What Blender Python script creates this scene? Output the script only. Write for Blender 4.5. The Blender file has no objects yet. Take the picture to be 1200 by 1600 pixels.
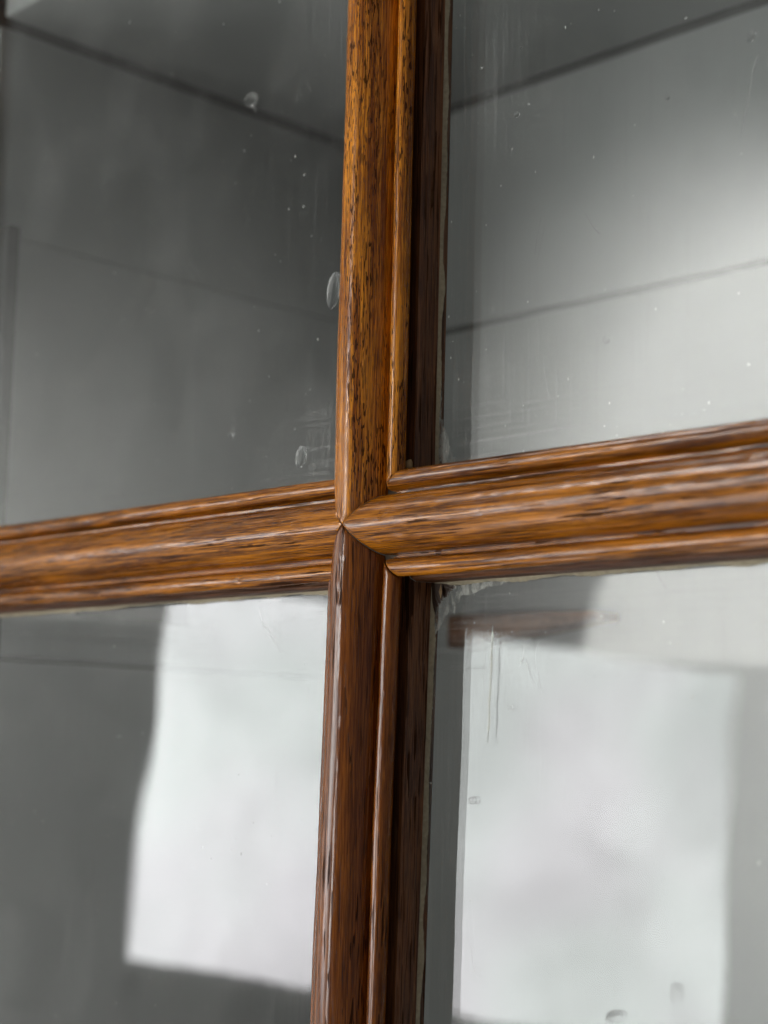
import bpy, bmesh, math, random
from mathutils import Vector, Matrix, noise as mn

random.seed(7)
S = bpy.context.scene
C = S.collection
MM = 0.001

# ------------------------------------------------------------------ camera
CAM_POS = Vector((265.0, -248.5, -43.0)) * MM
YAW, PITCH, ROLL = math.radians(47.3), math.radians(7.38), math.radians(1.23)
f_ = Vector((-math.sin(YAW) * math.cos(PITCH), math.cos(YAW) * math.cos(PITCH), math.sin(PITCH)))
r_ = Vector((math.cos(YAW), math.sin(YAW), 0))
u_ = r_.cross(f_)
r2 = math.cos(ROLL) * r_ + math.sin(ROLL) * u_
u2 = r2.cross(f_)
cam_d = bpy.data.cameras.new("camera")
cam = bpy.data.objects.new("camera", cam_d)
C.objects.link(cam)
cam.matrix_world = Matrix(((r2.x, u2.x, -f_.x, CAM_POS.x), (r2.y, u2.y, -f_.y, CAM_POS.y),
                           (r2.z, u2.z, -f_.z, CAM_POS.z), (0, 0, 0, 1)))
cam_d.sensor_width = 36
cam_d.lens = 2753 / 1600 * 36
cam_d.clip_start, cam_d.clip_end = 0.01, 50
cam_d.dof.use_dof = True
cam_d.dof.focus_distance = (Vector((0, -12, 0)) * MM - CAM_POS).dot(f_)
cam_d.dof.aperture_fstop = 15
S.camera = cam

# ------------------------------------------------------------------ light
w = bpy.data.worlds.new("World")
S.world = w
w.use_nodes = True
bg = w.node_tree.nodes["Background"]
bg.inputs[0].default_value = (1.0, 1.0, 0.97, 1)
bg.inputs[1].default_value = 0.17
S.cycles.denoising_input_passes = 'RGB_ALBEDO_NORMAL'
S.view_settings.view_transform = 'Standard'
S.view_settings.look = 'None'
S.view_settings.exposure = 0
S.view_settings.gamma = 1


def lamp(name, kind, loc, target, power, color=(1, 1, 1), **kw):
    d = bpy.data.lights.new(name, kind)
    d.energy = power
    d.color = color
    for k, v in kw.items():
        setattr(d, k, v)
    o = bpy.data.objects.new(name, d)
    C.objects.link(o)
    o.location = loc
    o.rotation_euler = (Vector(target) - Vector(loc)).to_track_quat('-Z', 'Y').to_euler()
    return o


# soft pool of lamp light on the pale room wall, mirrored in the upper right pane
lamp("wall_spot_light", 'SPOT', (-0.25, -2.78, 0.40), (-1.5, -2.62, 0.14), 1220.0, (1, 1, 0.985),
     spot_size=math.radians(87), spot_blend=0.66, shadow_soft_size=0.03)
lamp("left_spot_light", 'SPOT', (-0.45, 0.25, 0.0), (-1.5, -0.80, -0.35), 300.0, (1.0, 1.0, 0.97),
     spot_size=math.radians(75), spot_blend=1.0, shadow_soft_size=0.03)  # added spot: brightens the mirrored wall and the oak from the left
# area lights added for the oak, no windows known: high left, low left, front
def added_light(name, loc, power, sx, sy, color):
    return lamp(name, 'AREA', loc, (0, 0, 0), power, color, shape='RECTANGLE', size=sx, size_y=sy)


added_light("high_fill_light", (-1.10, -0.55, 1.50), 7.0, 0.5, 0.4, (1.0, 0.98, 0.95))
added_light("low_fill_light", (-1.00, -0.70, -1.40), 5.0, 0.6, 0.6, (1.0, 0.98, 0.95))
added_light("front_glint_light", (-0.55, -2.70, -0.55), 12.0, 0.30, 0.9, (1.0, 0.98, 0.95))


# ------------------------------------------------------------------ helpers
def tag(o, label=None, cat=None, group=None, kind=None):
    if label: o['label'] = label
    if cat: o['category'] = cat
    if group: o['group'] = group
    if kind: o['kind'] = kind
    return o


def empty(name, loc=(0, 0, 0)):
    o = bpy.data.objects.new(name, None)
    o.empty_display_size = 0.02
    o.location = loc
    C.objects.link(o)
    return o


def link(name, me, mat, parent=None):
    o = bpy.data.objects.new(name, me)
    C.objects.link(o)
    if mat: me.materials.append(mat)
    if parent: o.parent = parent
    return o


def from_grid(name, rows, mat, parent=None, close_u=False, smooth=True, caps=False):
    """rows: list of equal length point lists (mm)"""
    V, F = [], []
    n = len(rows[0])
    for r in rows:
        V += [tuple(c * MM for c in p) for p in r]
    for i in range(len(rows) - 1):
        for j in range(n if close_u else n - 1):
            k = (j + 1) % n
            F.append((i * n + j, i * n + k, (i + 1) * n + k, (i + 1) * n + j))
    if caps:
        F.append(tuple(reversed(range(n))))
        F.append(tuple((len(rows) - 1) * n + j for j in range(n)))
    me = bpy.data.meshes.new(name)
    me.from_pydata(V, [], F)
    bm = bmesh.new(); bm.from_mesh(me)
    bmesh.ops.recalc_face_normals(bm, faces=bm.faces)
    bm.to_mesh(me); bm.free()
    if smooth:
        me.polygons.foreach_set("use_smooth", [True] * len(me.polygons))
        me.set_sharp_from_angle(angle=math.radians(50))
    return link(name, me, mat, parent)


def box(name, lo, hi, mat, parent=None, bevel=0.4):
    bm = bmesh.new()
    bmesh.ops.create_cube(bm, size=1)
    for v in bm.verts:
        v.co = Vector([(lo[i] + hi[i]) / 2 * MM + v.co[i] * (hi[i] - lo[i]) * MM for i in range(3)])
    if bevel:
        bmesh.ops.bevel(bm, geom=bm.edges[:], offset=bevel * MM, segments=2, profile=0.5, affect='EDGES')
    me = bpy.data.meshes.new(name)
    bm.to_mesh(me); bm.free()
    return link(name, me, mat, parent)


# ------------------------------------------------------------------ materials
class NT:
    def __init__(self, name):
        self.m = bpy.data.materials.new(name)
        self.m.use_nodes = True
        self.t = self.m.node_tree
        self.t.nodes.clear()
        self.out = self.n('ShaderNodeOutputMaterial')

    def n(self, typ, **kw):
        nd = self.t.nodes.new(typ)
        for k, v in kw.items():
            setattr(nd, k, v)
        return nd

    def l(self, a, b):
        self.t.links.new(a, b)

    def val(self, sock, v):
        if hasattr(v, 'links') or isinstance(v, bpy.types.NodeSocket):
            self.l(v, sock)
        else:
            sock.default_value = v

    def math(self, op, a, b=None, clamp=False):
        nd = self.n('ShaderNodeMath', operation=op)
        nd.use_clamp = clamp
        self.val(nd.inputs[0], a)
        if b is not None: self.val(nd.inputs[1], b)
        return nd.outputs[0]

    def coords(self, scale, loc=(0, 0, 0), rot=(0, 0, 0)):
        """object coordinates in millimetres, scaled per axis"""
        tc = self.n('ShaderNodeTexCoord')
        mp = self.n('ShaderNodeMapping')
        mp.inputs['Scale'].default_value = [s * 1000 for s in scale]
        mp.inputs['Location'].default_value = loc
        mp.inputs['Rotation'].default_value = rot
        self.l(tc.outputs['Object'], mp.inputs[0])
        return mp.outputs[0]

    def noise(self, vec, scale=1.0, detail=2.0, rough=0.5, dist=0.0):
        nd = self.n('ShaderNodeTexNoise')
        self.l(vec, nd.inputs['Vector'])
        nd.inputs['Scale'].default_value = scale
        nd.inputs['Detail'].default_value = detail
        nd.inputs['Roughness'].default_value = rough
        nd.inputs['Distortion'].default_value = dist
        return nd.outputs['Fac']

    def ramp(self, fac, a, b):
        nd = self.n('ShaderNodeMapRange')
        nd.interpolation_type = 'SMOOTHSTEP'
        self.l(fac, nd.inputs['Value'])
        nd.inputs['From Min'].default_value = a
        nd.inputs['From Max'].default_value = b
        return nd.outputs['Result']

    def mix(self, fac, a, b):
        nd = self.n('ShaderNodeMix', data_type='RGBA')
        self.val(nd.inputs[0], fac)
        self.val(nd.inputs[6], a if not isinstance(a, tuple) else (*a, 1))
        self.val(nd.inputs[7], b if not isinstance(b, tuple) else (*b, 1))
        return nd.outputs[2]


def wood(name, axis, dark, light, pore=(0.03, 0.012, 0.005), pore_len=0.45, pore_w=2.2, pore_th=0.60,
         pore_amt=0.9, rough=0.3, seed=0.0, fig=0.09, wear=0.0):
    """varnished oak; grain along 'axis'; all lengths per millimetre"""
    t = NT(name)
    ax = 'XYZ'.index(axis)

    def sc(al, ac):
        s = [ac, ac, ac]; s[ax] = al
        return s
    loc = (seed, seed * 1.7, seed * 2.3)
    loc2, loc3 = (loc[1], loc[2], loc[0]), (loc[2], loc[0], loc[1])
    fine = t.noise(t.coords(sc(0.10, 4.2), loc), 1, 3, 0.65, 0.15)
    band = t.noise(t.coords(sc(0.022, 0.85), loc), 1, 3, 0.6, 0.5)
    tone = t.noise(t.coords(sc(0.03, 0.14), loc2), 1, 3)
    g = t.math('ADD', t.math('MULTIPLY', fine, 0.45), t.math('ADD', t.math('MULTIPLY', band, 0.33), t.math('MULTIPLY', tone, 0.22)))
    g = t.ramp(g, 0.42, 0.59)
    col = t.mix(g, dark, light)
    fl = t.ramp(t.noise(t.coords(sc(0.10, 5.0), loc3), 1, 2), 0.52, 0.72)
    col = t.mix(t.math('MULTIPLY', fl, 0.35), col, tuple(min(1, c * 1.3) for c in light))
    # open pores: short dark dashes
    p1 = t.ramp(t.noise(t.coords(sc(pore_len, pore_w), loc), 1, 1, 0.4), pore_th, pore_th + 0.03)
    p2 = t.ramp(t.noise(t.coords(sc(pore_len * 0.3, pore_w * 1.8), loc2), 1, 1, 0.4), pore_th, pore_th + 0.05)
    msk = t.ramp(t.noise(t.coords(sc(0.03, 0.25), loc3), 1, 2), 0.34, 0.58)
    p = t.math('MULTIPLY', t.math('MAXIMUM', p1, t.math('MULTIPLY', p2, 0.75)), t.math('ADD', t.math('MULTIPLY', msk, 0.8), 0.2))
    col = t.mix(t.math('MULTIPLY', p, pore_amt), col, pore)
    if wear:
        wr = t.ramp(t.noise(t.coords(sc(0.10, 0.7), loc2), 1, 4, 0.65), 0.58, 0.70)
        col = t.mix(t.math('MULTIPLY', wr, wear), col, (0.40, 0.25, 0.14))
    # varnish
    rv = t.ramp(t.noise(t.coords(sc(0.035, 0.45), loc3), 1, 4, 0.65), 0.42, 0.68)
    ro = t.math('ADD', t.math('MULTIPLY', rv, 0.12), rough - 0.02)
    ro = t.math('ADD', ro, t.math('MULTIPLY', p, 0.3))
    hgt = t.math('SUBTRACT', t.math('ADD', t.math('MULTIPLY', fine, 0.5), t.math('MULTIPLY', t.noise(t.coords(sc(0.12, 1.8), loc2), 1, 2), 0.22)), p)
    b = t.n('ShaderNodeBump')
    b.inputs['Strength'].default_value = 1.0
    b.inputs['Distance'].default_value = fig * MM
    t.l(hgt, b.inputs['Height'])
    pr = t.n('ShaderNodeBsdfPrincipled')
    t.l(col, pr.inputs['Base Color'])
    t.l(ro, pr.inputs['Roughness'])
    t.l(t.math('SUBTRACT', 0.45, t.math('MULTIPLY', p, 0.42)), pr.inputs['Specular IOR Level'])
    t.l(b.outputs[0], pr.inputs['Normal'])
    pr.inputs['IOR'].default_value = 1.5
    t.l(pr.outputs[0], t.out.inputs[0])
    return t.m


def paint(name, base, var=0.06, rough=0.6, bump=0.02, spec=0.5):
    t = NT(name)
    n1 = t.noise(t.coords((0.02, 0.02, 0.02)), 1, 4, 0.6)
    n2 = t.noise(t.coords((1.2, 1.2, 1.2)), 1, 3, 0.6)
    f = t.math('ADD', t.math('MULTIPLY', n1, 0.7), t.math('MULTIPLY', n2, 0.3))
    col = t.mix(t.ramp(f, 0.3, 0.7), tuple(c * (1 - var) for c in base), tuple(c * (1 + var) for c in base))
    b = t.n('ShaderNodeBump')
    b.inputs['Strength'].default_value = 0.5
    b.inputs['Distance'].default_value = bump * MM
    t.l(n2, b.inputs['Height'])
    pr = t.n('ShaderNodeBsdfPrincipled')
    t.l(col, pr.inputs['Base Color'])
    pr.inputs['Roughness'].default_value = rough
    pr.inputs['Specular IOR Level'].default_value = spec
    t.l(b.outputs[0], pr.inputs['Normal'])
    t.l(pr.outputs[0], t.out.inputs[0])
    return t.m


def residue(name, col, amount):
    """thin dried film on the glass, worn through in places"""
    t = NT(name)
    n1 = t.noise(t.coords((0.9, 0.9, 0.35)), 1, 5, 0.7)
    n2 = t.noise(t.coords((0.16, 0.16, 0.16)), 1, 3, 0.6)
    f = t.math('MULTIPLY', t.ramp(t.math('ADD', t.math('MULTIPLY', n1, 0.6), t.math('MULTIPLY', n2, 0.4)), 0.38, 0.60), amount)
    df = t.n('ShaderNodeBsdfDiffuse')
    df.inputs[0].default_value = (*col, 1)
    tr = t.n('ShaderNodeBsdfTransparent')
    m = t.n('ShaderNodeMixShader')
    t.l(f, m.inputs[0]); t.l(tr.outputs[0], m.inputs[1]); t.l(df.outputs[0], m.inputs[2])
    t.l(m.outputs[0], t.out.inputs[0])
    return t.m


def glass(name, seed):
    """thin old window glass: clear transmission, mirror reflection by Fresnel, a little dust and wiping marks"""
    t = NT(name)
    geo = t.n('ShaderNodeNewGeometry')
    ior = t.math('ADD', t.math('MULTIPLY', geo.outputs['Backfacing'], 1 / 1.52 - 1.52), 1.52)
    fr = t.n('ShaderNodeFresnel')
    t.l(ior, fr.inputs['IOR'])
    tr = t.n('ShaderNodeBsdfTransparent')
    tr.inputs[0].default_value = (0.974, 0.982, 0.980, 1)
    gl = t.n('ShaderNodeBsdfGlossy')
    gl.inputs['Roughness'].default_value = 0.0
    m1 = t.n('ShaderNodeMixShader')
    t.l(fr.outputs[0], m1.inputs[0]); t.l(tr.outputs[0], m1.inputs[1]); t.l(gl.outputs[0], m1.inputs[2])
    # dust specks, wiping streaks, hair scratches
    sp = t.ramp(t.noise(t.coords((1.0, 1.0, 0.8), (seed, 3, seed)), 1, 1, 0.4), 0.765, 0.80)
    sp = t.math('MULTIPLY', sp, 0.5)
    st = t.ramp(t.noise(t.coords((0.9, 0.9, 0.018), (seed, 1, 5)), 1, 3, 0.6), 0.50, 0.78)
    sh = t.ramp(t.noise(t.coords((0.022, 1, 1.1), (seed, 2, 4), (0, 0.10, 0)), 1, 3, 0.6), 0.48, 0.76)
    hz = t.ramp(t.noise(t.coords((0.025, 0.025, 0.02), (seed, 9, 2)), 1, 4, 0.6), 0.40, 0.72)
    tc = t.n('ShaderNodeTexCoord')
    sx = t.n('ShaderNodeSeparateXYZ')
    t.l(tc.outputs['Object'], sx.inputs[0])
    # the cloth never reaches into the corners: marks gather along the bars
    bz = t.ramp(t.math('ABSOLUTE', sx.outputs['Z']), 0.042, 0.010)
    bx = t.ramp(t.math('ABSOLUTE', sx.outputs['X']), 0.060, 0.012)
    film = t.math('ADD', t.math('MULTIPLY', st, t.math('ADD', t.math('MULTIPLY', bx, 0.06), 0.022)),
                  t.math('MULTIPLY', sh, t.math('MULTIPLY', bz, t.math('ADD', t.math('MULTIPLY', bx, 0.11), 0.03))))
    film = t.math('ADD', t.math('MULTIPLY', film, t.math('ADD', t.math('MULTIPLY', hz, 1.3), 0.4)), t.math('MULTIPLY', hz, 0.028))
    n3 = t.noise(t.coords((0.05, 0.05, 0.016), (seed, 4, 7), (0, 0.25, 0)), 1, 1)
    ln = t.ramp(t.math('ABSOLUTE', t.math('SUBTRACT', n3, 0.55)), 0.0014, 0.0004)
    brk = t.ramp(t.noise(t.coords((0.06, 0.06, 0.06), (seed, 8, 1)), 1, 3), 0.55, 0.62)
    ln = t.math('MULTIPLY', t.math('MULTIPLY', ln, brk), 0.22)
    f = t.math('MAXIMUM', t.math('MAXIMUM', sp, ln), film)
    df = t.n('ShaderNodeBsdfDiffuse')
    df.inputs[0].default_value = (0.8, 0.81, 0.79, 1)
    m2 = t.n('ShaderNodeMixShader')
    t.l(f, m2.inputs[0]); t.l(m1.outputs[0], m2.inputs[1]); t.l(df.outputs[0], m2.inputs[2])
    t.l(m2.outputs[0], t.out.inputs[0])
    return t.m


def bubble_mat():
    t = NT('bubble_glass')
    g = t.n('ShaderNodeBsdfGlass')
    g.inputs['IOR'].default_value = 1.16
    g.inputs['Roughness'].default_value = 0.0
    tr = t.n('ShaderNodeBsdfTransparent')
    m = t.n('ShaderNodeMixShader')
    m.inputs[0].default_value = 0.55
    t.l(tr.outputs[0], m.inputs[1]); t.l(g.outputs[0], m.inputs[2])
    t.l(m.outputs[0], t.out.inputs[0])
    return t.m


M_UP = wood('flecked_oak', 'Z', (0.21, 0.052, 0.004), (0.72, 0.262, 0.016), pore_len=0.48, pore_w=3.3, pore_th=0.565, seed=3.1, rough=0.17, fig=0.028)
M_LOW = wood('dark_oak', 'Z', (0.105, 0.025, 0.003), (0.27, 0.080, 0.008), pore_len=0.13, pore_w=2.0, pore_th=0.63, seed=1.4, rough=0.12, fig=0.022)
M_HR = wood('oak_right', 'X', (0.105, 0.027, 0.003), (0.57, 0.198, 0.012), pore_len=0.085, pore_w=3.4, pore_th=0.585, seed=2.7, rough=0.16, fig=0.022, wear=0.08)
M_HL = wood('oak_left', 'X', (0.105, 0.027, 0.003), (0.57, 0.198, 0.012), pore_len=0.085, pore_w=3.4, pore_th=0.585, seed=0.6, rough=0.16, fig=0.022, wear=0.08)
M_CZ = wood('core_oak', 'Z', (0.050, 0.016, 0.006), (0.20, 0.072, 0.022), pore_len=0.06, pore_w=1.8, seed=1.9, rough=0.45, fig=0.05, wear=0.15)
M_CX = wood('core_oak_rail', 'X', (0.050, 0.016, 0.006), (0.20, 0.072, 0.022), pore_len=0.06, pore_w=1.8, seed=2.5, rough=0.45, fig=0.05, wear=0.15)
M_BAT = wood('batten_oak', 'X', (0.10, 0.036, 0.010), (0.30, 0.125, 0.046), seed=4.1, rough=0.5)
M_PUT = paint('old_putty', (0.38, 0.33, 0.23), 0.35, 0.8, 0.2)
M_PALE = residue('pale_residue', (0.62, 0.63, 0.58), 0.6)
M_FILM = residue('dust_film', (0.62, 0.63, 0.60), 0.28)
M_GRIME = paint('grime', (0.085, 0.062, 0.042), 0.4, 0.9, 0.1)
M_VARN = paint('brown_filler', (0.045, 0.022, 0.010), 0.5, 0.45, 0.2)
M_CHIP = paint('tan_chip', (0.36, 0.24, 0.12), 0.3, 0.7, 0.1)
M_GREY = paint('grey_paint', (0.365, 0.38, 0.37), 0.05, 0.85, 0.0, 0.15)
M_DGREY = paint('dark_grey_paint', (0.035, 0.037, 0.035), 0.05, 0.8, 0.0, 0.15)
M_LATH = paint('lath_paint', (0.15, 0.155, 0.15), 0.05, 0.85, 0.0, 0.15)
M_DARK = paint('slot_shade_board', (0.018, 0.017, 0.016), 0.1, 0.9)  # near-black carcase: deep shade of the joint gaps put into its colour
M_SMEAR = paint('grey_smear', (0.72, 0.74, 0.68), 0.3, 0.85)
M_BUB = bubble_mat()

# ------------------------------------------------------------------ setting
room_wall = box('wall', (-1600, -4200, 90), (-1500, 1500, 2600), paint('room_plaster', (0.72, 0.72, 0.70), 0.02, 0.9, 0.1), bevel=0)
tag(room_wall, kind='structure')
dado = box('wall', (-1600, -4200, -1500), (-1503, 1500, 89), paint('room_dado', (0.27, 0.27, 0.265), 0.02, 0.9, 0.1), bevel=0)
tag(dado, kind='structure')

# the bright window of the room, mirrored in the lower panes: overcast daylight behind old glass
tw = NT('window_daylight')
nz = tw.noise(tw.coords((0.0022, 0.0034, 0.0042), (0.3, 0.7, 0.2)), 1, 4, 0.6, 0.4)
n4 = tw.noise(tw.coords((0.0007, 0.0021, 0.0025), (2.3, 0.1, 1.2)), 1, 2, 0.5)
cw = tw.mix(tw.ramp(n4, 0.35, 0.65), (0.95, 1.0, 0.98), (0.99, 0.965, 1.0))
em = tw.n('ShaderNodeEmission')
tw.l(cw, em.inputs[0])
tw.l(tw.math('ADD', tw.math('MULTIPLY', tw.ramp(nz, 0.32, 0.68), 1.9), 6.5), em.inputs[1])
tw.l(em.outputs[0], tw.out.inputs[0])
me = bpy.data.meshes.new('room_window')
wq = [(-1.030, 0.155), (-0.986, -0.305), (-2.122, -0.530), (-2.172, 0.070)]
me.from_pydata([(-1.494, y, z) for y, z in wq] + [(-1.52, y, z) for y, z in wq], [],
               [(0, 1, 2, 3), (7, 6, 5, 4), (0, 4, 5, 1), (1, 5, 6, 2), (2, 6, 7, 3), (3, 7, 4, 0)])
tag(link('window', me, tw.m), kind='structure')
# invented dark board, shaped to darken the mirrored wall above the window
me = bpy.data.meshes.new('added_dark_board')
wq = [(-1.40, 0.262), (-1.40, 0.112), (-1.74, 0.100), (-1.79, 0.262)]
me.from_pydata([(-1.45, y, z) for y, z in wq] + [(-1.4995, y, z) for y, z in wq], [],
               [(0, 1, 2, 3), (7, 6, 5, 4), (0, 4, 5, 1), (1, 5, 6, 2), (2, 6, 7, 3), (3, 7, 4, 0)])
tag(link('wall', me, paint('added_board_dark', (0.03, 0.025, 0.022), 0.3, 0.6)), kind='structure')

# ------------------------------------------------------------------ the grey case behind the glass
case = empty('display_case', (0, 0, 0))
tag(case, 'grey painted recess of boards seen through the glass behind the oak bars', 'display case')
XL, XR, YF, YB, ZT, ZB = -179.0, 190, 3.5, 148, 165.5, -235


def splay(o):
    """the left wall is not square to the door: it leans away with depth"""
    for v in o.data.vertices:
        v.co.x -= 0.060 * v.co.y
    return o


for z0, z1, dx in ((101.2, ZT - 1.8, 0.0), (-21.4, 100.7, 0.8), (ZB, -22.8, 0.3)):
    splay(box('side_board', (XL - 14, YF, z0), (XL + dx, YB + 14, z1), M_GREY, case, 0.5))
for z0, z1, dy in ((90.9, ZT - 1.5, 0.0), (ZB, 88.9, 0.5)):
    box('back_board', (XL - 22, YB - dy, z0), (XR, YB + 14, z1), M_GREY, case, 0.5)
splay(box('top_board', (XL + 2.0, YF, ZT), (XR + 44, YB - 1.6, ZT + 14), M_GREY, case, 0.8))
box('bottom_board', (XL - 45, YF, ZB - 14), (XR + 14, YB + 14, ZB), M_GREY, case, 0.8)
box('side_board', (XR, YF, ZB), (XR + 14, YB + 14, ZT), M_GREY, case, 0.8)
box('carcase_back', (XL - 80, YB + 15, ZB - 30), (XR + 30, YB + 28, ZT + 30), M_DARK, case, 1)
box('carcase_top', (XL - 80, YF, ZT + 15), (XR + 30, YB + 14.5, ZT + 29), M_DARK, case, 1)
splay(box('carcase_side', (XL - 30, YF, ZB - 30), (XL - 15, YB + 14.5, ZT + 14), M_DARK, case, 1))
# front post at the near end of the side wall
box('front_post', (XL - 18, 2.6, ZB), (XL + 11.0, 7.0, 101), M_DGREY, case, 0.8)
# laths let in behind the joints
box('joint_lath', (XL - 22, YB + 0.9, 88.95), (XR - 0.1, YB + 12, 90.85), M_LATH, case, 0)
box('joint_lath', (XL - 22, YB + 1.2, ZT - 1.45), (XR - 0.1, YB + 12, ZT + 4), M_LATH, case, 0)
# added block, put in only for the dark patch beneath the left bar
splay(box('added_dark_block', (XL + 0.9, 38, -10.0), (XL + 4, 80, 4), M_DGREY, case, 1.0))
# short brown batten on the back, grey cleat on the side
bt = box('shelf_batten', (-121, YB - 13, -14.5), (-62, YB - 0.9, -4.2), M_BAT, case, 1.0)
for v in bt.data.vertices:                      # a split offcut: it tapers to the right
    k = max(0.0, (v.co.x / MM + 95) / 34)
    v.co.z = (-5.2 + (v.co.z / MM + 5.2) * (1 - 0.75 * k)) * MM
splay(box('side_cleat', (XL + 0.9, 9, -15.0), (XL + 5, 92, -8.5), M_GREY, case, 1.6))

# ------------------------------------------------------------------ the glazed door
door = empty('cabinet_front', (0, 0, 0))
tag(door, 'oak door with moulded cross glazing bars and four panes of old bubbled glass', 'cabinet front')

TU, TL = 0.007, 0.026        # the bars are hand fitted: a slight lean


def profile():
    P = []
    # bead on the -u side, quirk, big round, quirk, bead
    W = 10.7
    pts = [(-6.9, 7.7), (-10.3, 8.05)]
    n = 10
    for i in range(n + 1):
        a = math.pi * (1.10 - 1.02 * i / n)
        pts.append((-8.95 + 1.8 * math.cos(a), 9.5 + 1.65 * math.sin(a)))
    pts.append((-6.75, 8.35))
    pts.append((-6.15, 8.30))
    n = 36
    for i in range(n + 1):
        x = -1 + 2 * i / n
        x = math.sin(x * math.pi / 2)
        el = max(0.0, 1 - x * x) ** 0.46
        pb = 1 - abs(x) ** 1.9
        pts.append((6.1 * x, 8.55 + 7.0 * (0.72 * el + 0.28 * pb)))
    pts += [(-u, h) for u, h in reversed(pts[:15])]
    return pts


PROF = profile()
LEN = 192.0
NSEG = 260


def bar(axis, sign, tilt, mat, seed):
    """one mitred moulding of the cross; u across, h out of the glass, s along"""
    rows = []
    for i in range(NSEG + 1):
        q = (i / NSEG) ** 1.6
        row = []
        for k, (u, h) in enumerate(PROF):
            s0 = abs(u) + 0.07
            if axis == 'X' and sign < 0:         # the left bar is let in under the upright
                s0 -= 3.2 * min(1.0, max(0.0, (abs(u) - 2.0) / 3.0))
            s = s0 + (LEN - s0) * q
            # hand-planed unevenness, and a soft arris at the mitre
            du = 0.16 * mn.noise((s * 0.045, seed, u * 0.05)) + 0.02 * mn.noise((s * 0.5, seed, u * 0.3)) + 0.10 * mn.noise((seed, 7.7, 0))
            dh = 0.16 * mn.noise((s * 0.06, seed + 9, u * 0.07)) + 0.045 * mn.noise((s * 0.33, seed + 4, u * 0.12)) + 0.12 * mn.noise((seed * 3.1, 2.2, 0))
            dent = mn.noise((s * 0.22 + 50, seed + 2, u * 0.4))
            if dent > 0.52: dh -= 0.8 * (dent - 0.52)
            dh -= (0.12 if (axis == 'X' and sign < 0) else 0.30) * (0.7 + 0.6 * mn.noise((u * 0.6, seed, 3))) * math.exp(-(s - s0) / 0.30)
            uu, hh = u + du, h + dh
            if axis == 'Z':
                z = sign * s
                if u < -5.9:                     # the left bead was planed back when the uprights were fitted
                    k2 = min(1.0, (-5.9 - u) / 0.9)
                    uu += (1.0 if sign > 0 else 0.6) * k2
                    hh -= (1.3 if sign > 0 else 0.7) * k2
                elif u < 0:
                    uu += u * 0.27 * min(1.0, 0.45 + (s - s0) / 7.0) * (1.0 if sign > 0 else 0.85)
                row.append((uu + tilt * z, -hh, z))
            else:
                row.append((sign * s, -hh, uu + tilt * s * sign))
        rows.append(row)
    return from_grid('glazing_bar', rows, mat, door)


def core(axis, sign, tilt, mat, parent, seed):
    rows = []
    cs = [(-11.3, -1.6), (-11.3, 5.2), (-10.8, 6.0), (-7.0, 5.8), (-7.0, 8.3), (7.0, 8.3), (7.0, 5.8), (10.8, 6.0), (11.3, 5.2), (11.3, -1.6)]
    N = 150
    for i in range(N + 1):
        row = []
        for k, (u, h) in enumerate(cs):
            s0 = abs(u) if abs(u) > 9 else abs(u)
            s = s0 + (LEN - s0) * i / N
            du = 0.13 * mn.noise((s * 0.12, seed, 0)) + 0.06 * mn.noise((s * 0.5, seed, 0))
            uu = u + (du if k in (1, 2, 7, 8) else 0)
            hh = h + (0.12 * mn.noise((s * 0.1, seed + 3, 0)) if k in (2, 3, 6, 7) else 0)
            if axis == 'Z':
                z = sign * s
                row.append((uu + tilt * z, -hh, z))
            else:
                row.append((sign * s, -hh, uu + tilt * s * sign))
        rows.append(row)
    return from_grid('bar_core', rows, mat, parent, smooth=False)


def putty_line(axis, sign, side, tilt, parent, wmin, wmax, seed, mat):
    """thin ragged line of putty where bar and glass meet"""
    rows = []
    N = 240
    for i in range(N + 1):
        s = 11.4 + (LEN - 11.4) * i / N
        wd = wmin + (wmax - wmin) * max(0, 0.5 + 1.1 * mn.noise((s * 0.11, seed, 1.3)) + 0.35 * mn.noise((s * 0.9, seed, 4)))
        row = []
        for a, h in ((11.15, 0.75), (11.3 + 0.35 * wd, 0.62), (11.3 + wd, 0.18), (11.3 + wd + 0.05, -0.1)):
            u = side * a
            if axis == 'Z':
                row.append((u + tilt * sign * s, -h, sign * s))
            else:
                row.append((sign * s, -h, u + tilt * s * sign))
        rows.append(row)
    return from_grid('putty', rows, mat, parent)


bars = {}
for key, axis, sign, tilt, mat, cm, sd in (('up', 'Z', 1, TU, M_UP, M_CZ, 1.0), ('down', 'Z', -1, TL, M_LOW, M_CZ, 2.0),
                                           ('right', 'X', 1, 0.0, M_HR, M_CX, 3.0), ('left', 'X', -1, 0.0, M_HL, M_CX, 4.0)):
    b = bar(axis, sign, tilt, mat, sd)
    bars[key] = b
    core(axis, sign, tilt, cm, b, sd + 20)
    for side in (-1, 1):
        putty_line(axis, sign, side, tilt, b, 0.25, 0.9, sd * 7 + side, M_PUT)
tag(bars['up'], 'bright orange oak bar with short dark flecks')
tag(bars['down'], 'darker brown oak bar with a glossy ridge')
# outer frame of the door, out of the picture
FR = wood('frame_oak', 'Z', (0.17, 0.05, 0.009), (0.46, 0.18, 0.03), seed=3.6)
box('stile', (-232, -14, -232), (-192, 8, 232), FR, door, 2)
box('stile', (192, -14, -232), (232, 8, 232), FR, door, 2)
box('rail', (-191.9, -13.5, 192), (191.9, 7.5, 231), FR, door, 2)
box('rail', (-191.9, -13.5, -231), (191.9, 7.5, -192), FR, door, 2)


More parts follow.
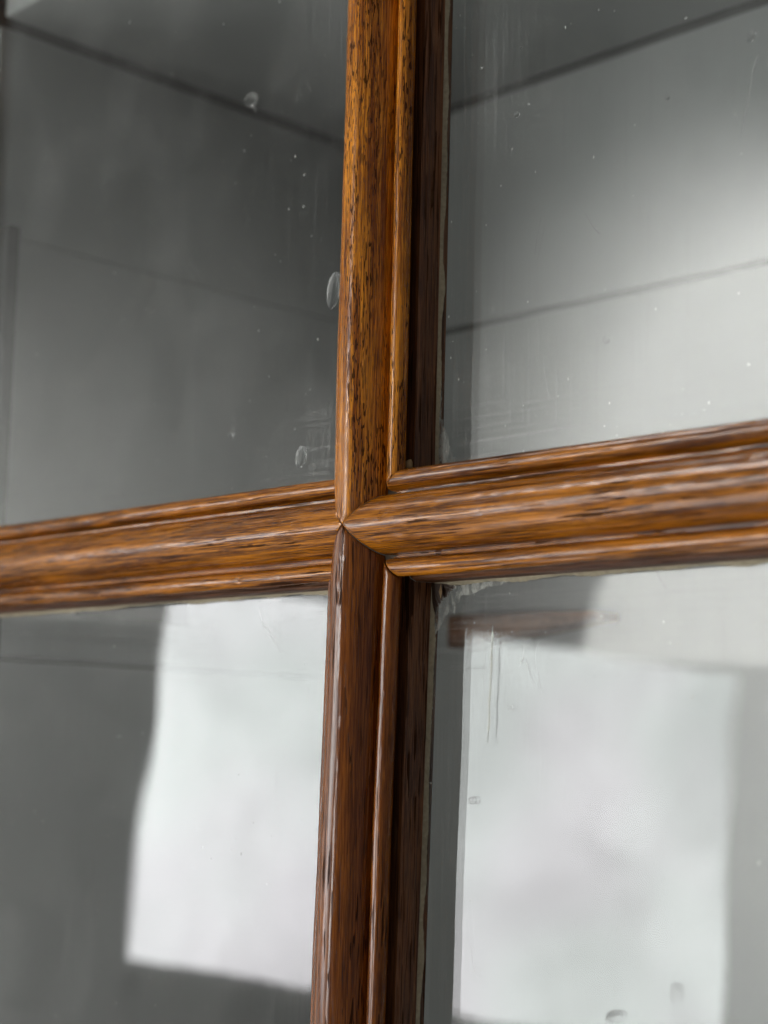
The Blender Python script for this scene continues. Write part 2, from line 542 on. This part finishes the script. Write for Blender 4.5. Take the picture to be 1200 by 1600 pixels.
# panes: slightly uneven slabs, each with its own lie
def pane(x0, x1, z0, z1, seed, tx, tz, twist, amp):
    N = 72
    cx, cz = math.copysign(55, x0 + x1), math.copysign(50, z0 + z1)

    def g(x, z, s):
        return amp * (mn.noise((x / 34, z / 48, s)) + 0.35 * mn.noise((x / 13, z / 20, s + 5)))
    V, F = [], []
    for side in (0, 1):
        for i in range(N + 1):
            for j in range(N + 1):
                x = x0 + (x1 - x0) * i / N
                z = z0 + (z1 - z0) * j / N
                y = 0.0 + tx * (x - cx) + tz * (z - cz) + twist * (x - cx) * (z - cz) + g(x, z, seed + side * 1.7 * 0.12)
                V.append((x * MM, (y + side * 1.1) * MM, z * MM))
    n = N + 1
    o = n * n
    for i in range(N):
        for j in range(N):
            a = i * n + j
            F.append((a, a + n, a + n + 1, a + 1))
            F.append((o + a, o + a + 1, o + a + n + 1, o + a + n))
    rim = [i * n for i in range(n)] + [(n - 1) * n + j for j in range(1, n)] + [i * n + n - 1 for i in range(n - 2, -1, -1)] + [j for j in range(n - 2, 0, -1)]
    for k in range(len(rim)):
        a, b = rim[k], rim[(k + 1) % len(rim)]
        F.append((b, a, o + a, o + b))
    me = bpy.data.meshes.new('pane')
    me.from_pydata(V, [], F)
    me.polygons.foreach_set("use_smooth", [True] * len(me.polygons))
    me.set_sharp_from_angle(angle=math.radians(50))
    return link('pane', me, glass('glass', seed), door)


E_ = 10.9
panes = {
    'ul': pane(-191, -E_, E_, 191, 1.0, 0.000, 0.000, 0.0, 0.02),
    'ur': pane(E_ + 0.6, 191, E_, 191, 2.0, 0.000, 0.000, 0.0, 0.02),
    'll': pane(-191, -E_ - 2.9, -191, -E_, 3.0, 0.000, 0.0, 0.0, 0.042),
    'lr': pane(E_ - 0.2, 191, -191, -E_, 4.0, 0.000, 0.0, 0.0, 0.05),
}


# seeds and blisters in the old glass: flattened lenses on the front face
def bubble(key, x, z, rx, rz, d=0.30, rot=0.0):
    bm = bmesh.new()
    bmesh.ops.create_uvsphere(bm, u_segments=20, v_segments=12, radius=1)
    bmesh.ops.rotate(bm, verts=bm.verts, cent=(0, 0, 0), matrix=Matrix.Rotation(math.pi / 2, 3, 'X'))
    R = Matrix.Rotation(rot, 3, 'Y')
    for v in bm.verts:
        v.co = R @ Vector((v.co.x * rx, v.co.y * d, v.co.z * rz)) * MM + Vector((x, 0.5, z)) * MM
    me = bpy.data.meshes.new('bubble')
    bm.to_mesh(me); bm.free()
    me.polygons.foreach_set("use_smooth", [True] * len(me.polygons))
    return link('bubble', me, M_BUB, panes[key])


for b in (('ul', -54.6, 107.6, 2.4, 1.9, 0.9, 0.2), ('ul', -22.9, 55.4, 1.9, 4.2, 1.0, 0.15), ('ul', -32.4, 19.2, 1.7, 2.6, 0.9, 0.25),
          ('ul', -58.2, 26.9, 0.7, 0.6, 0.5), ('lr', 22.4, -54.2, 0.9, 0.8, 0.7), ('lr', 58.1, -90.6, 2.0, 1.1, 0.8, -0.3),
          ('lr', 71.6, -85.0, 1.2, 1.7, 0.18), ('ur', 55.5, 32.2, 0.7, 0.7, 0.6), ('ur', 31.9, 82.0, 0.7, 0.6, 0.5, 0.4),
          ('ur', 88.5, 82.1, 0.8, 1.2, 0.5, 0.5), ('lr', 32.1, -36.2, 0.6, 0.5, 0.5), ('ur', 69.8, 75.8, 0.4, 0.6, 0.4), ('ll', -100.0, -43.4, 0.4, 0.5, 0.4)):
    bubble(*b)


# dust and paint specks caught along the bars (nobody could count them)
def specks(key, x0, x1, z0, z1, n, seed, lo, hi, px, pz):
    rnd = random.Random(seed)
    V, F = [], []
    for i in range(n):
        fx, fz = rnd.random() ** px, rnd.random() ** pz
        x, z = x0 + (x1 - x0) * fx, z0 + (z1 - z0) * fz
        r = lo + (hi - lo) * rnd.random() ** 4
        e, a0 = 0.8 + 2.2 * rnd.random() ** 2, rnd.random() * 3
        o = len(V)
        m = 7
        for k in range(m):
            a = a0 + 2 * math.pi * k / m
            q = r * (0.7 + 0.5 * rnd.random())
            V.append(((x + q * math.cos(a)) * MM, -0.04 * MM, (z + q * e * math.sin(a)) * MM))
        V.append((x * MM, (-0.04 - 0.5 * r) * MM, z * MM))
        for k in range(m):
            F.append((o + k, o + (k + 1) % m, o + m))
    me = bpy.data.meshes.new('dust')
    me.from_pydata(V, [], F)
    o = link('dust', me, M_SPECK, panes[key])
    o['kind'] = 'stuff'
    return o


M_SPECK = paint('dust_specks', (0.80, 0.81, 0.78), 0.3, 0.9)
specks('ul', -13, -90, 12, 110, 130, 1, 0.03, 0.15, 1.6, 2.6)
specks('ur', 14, 100, 12, 100, 190, 2, 0.03, 0.16, 1.5, 2.6)
specks('lr', 14, 100, -14, -100, 80, 3, 0.04, 0.20, 1.3, 1.6)
specks('ll', -13, -150, -14, -110, 60, 4, 0.04, 0.18, 1.2, 1.2)


# corner fillings: a concave fillet of filler or putty in the angle between two bars
def corner(parent, x0, z0, sx, sz, L1, L2, pw, h, mat, seed, rag, name='putty', inner=0.0):
    rnd = random.Random(seed)
    N = 70
    rows_o, rows_i = [], []
    for i in range(N + 1):
        t = i / N
        a = L1 * (1 - t) ** pw
        b = L2 * t ** pw
        r = rag * (0.6 * mn.noise((t * 9, seed, 0)) + 0.6 * mn.noise((t * 31, seed, 2)))
        env = min(1, t * 6, (1 - t) * 6)
        a += r * env + 0.2
        b += r * env + 0.2
        rows_o.append((x0 + sx * a, -0.03, z0 + sz * b))
        rows_i.append((x0 + sx * a * 0.45, -h, z0 + sz * b * 0.45))
    c = [(x0, -h * 1.5, z0)] * (N + 1)
    return from_grid(name, [rows_o, rows_i, c], mat, parent)


corner(panes['lr'], 10.9, -10.9, 1, -1, 12.5, 9.0, 1.7, 0.5, M_VARN, 5, 0.6, 'corner_filler')
corner(panes['lr'], 10.9, -10.9, 1, -1, 40.0, 17.0, 2.2, 0.10, M_PALE, 6, 1.2)
corner(panes['ur'], 11.2, 10.9, 1, 1, 12.0, 34.0, 2.2, 0.14, M_PALE, 7, 1.0)
corner(panes['ul'], -10.9, 10.9, -1, 1, 60.0, 10.0, 2.6, 0.08, M_FILM, 8, 0.8)
corner(panes['ll'], -13.5, -10.9, -1, -1, 30.0, 6.0, 2.6, 0.08, M_FILM, 9, 0.8)


def smear(key, pts, wd, seed, mat):
    rows = []
    for i, (x, z) in enumerate(pts):
        k = wd * (0.35 + 0.8 * abs(mn.noise((i * 0.37, seed, 1.1))) * 1.6) * min(1, 0.15 + i / 3, (len(pts) - 1 - i) / 8 + 0.1)
        rows.append([(x - k, -0.03, z), (x, -0.12, z), (x + k * 0.8, -0.03, z)])
    return from_grid('putty_smear', rows, mat, panes[key])


smear('lr', [(27.7 - 0.02 * i + 0.25 * mn.noise((i * 0.15, 3, 1)), -20.5 - 0.5 * i) for i in range(46)], 0.45, 3, M_SMEAR)
0 and smear('lr', [(30.8 + 0.055 * i + 0.2 * mn.noise((i * 0.3, 5, 1)), -40.5 - 0.3 * i) for i in range(26)], 0.22, 8, M_SMEAR)
# dirt packed into the inner angles of the mouldings
for sx, sz, key, sd in ((1, 1, 'up', 1), (1, -1, 'right', 2), (-1, 1, 'left', 3), (-1, -1, 'down', 4)):
    g = corner(bars[key], sx * 6.0, sz * 6.0, sx, sz, 3.6, 3.6, 1.5, 0.5, M_GRIME, sd, 0.4, 'grime')
    for v in g.data.vertices:
        v.co.y -= 8.2 * MM
# a tiny pale sprig in the corner of the lower right pane
bm = bmesh.new()
vs = [bm.verts.new(Vector(p) * MM) for p in ((14.0, -0.9, -11.6), (14.55, -1.1, -13.2), (14.0, -0.9, -14.7), (13.5, -1.0, -13.2), (14.05, -1.35, -13.1))]
for a in range(4):
    bm.faces.new((vs[a], vs[(a + 1) % 4], vs[4]))
me = bpy.data.meshes.new('glazing_sprig'); bm.to_mesh(me); bm.free()
link('glazing_sprig', me, M_CHIP, panes['lr'])

# a crumb of wood lodged in the angle above the right-hand bar
bm = bmesh.new()
bmesh.ops.create_icosphere(bm, subdivisions=2, radius=1)
for v in bm.verts:
    k = 1 + 0.35 * mn.noise(v.co * 1.7)
    v.co = (Vector((v.co.x * 0.95, v.co.y * 0.8, v.co.z * 1.15)) * k + Vector((10.3, -6.9, 12.1))) * MM
me = bpy.data.meshes.new('wood_crumb'); bm.to_mesh(me); bm.free()
me.polygons.foreach_set("use_smooth", [True] * len(me.polygons))
tag(link('wood_crumb', me, M_CHIP), 'tan crumb of dry wood lodged on the right-hand bar beside the upright', 'wood crumb')
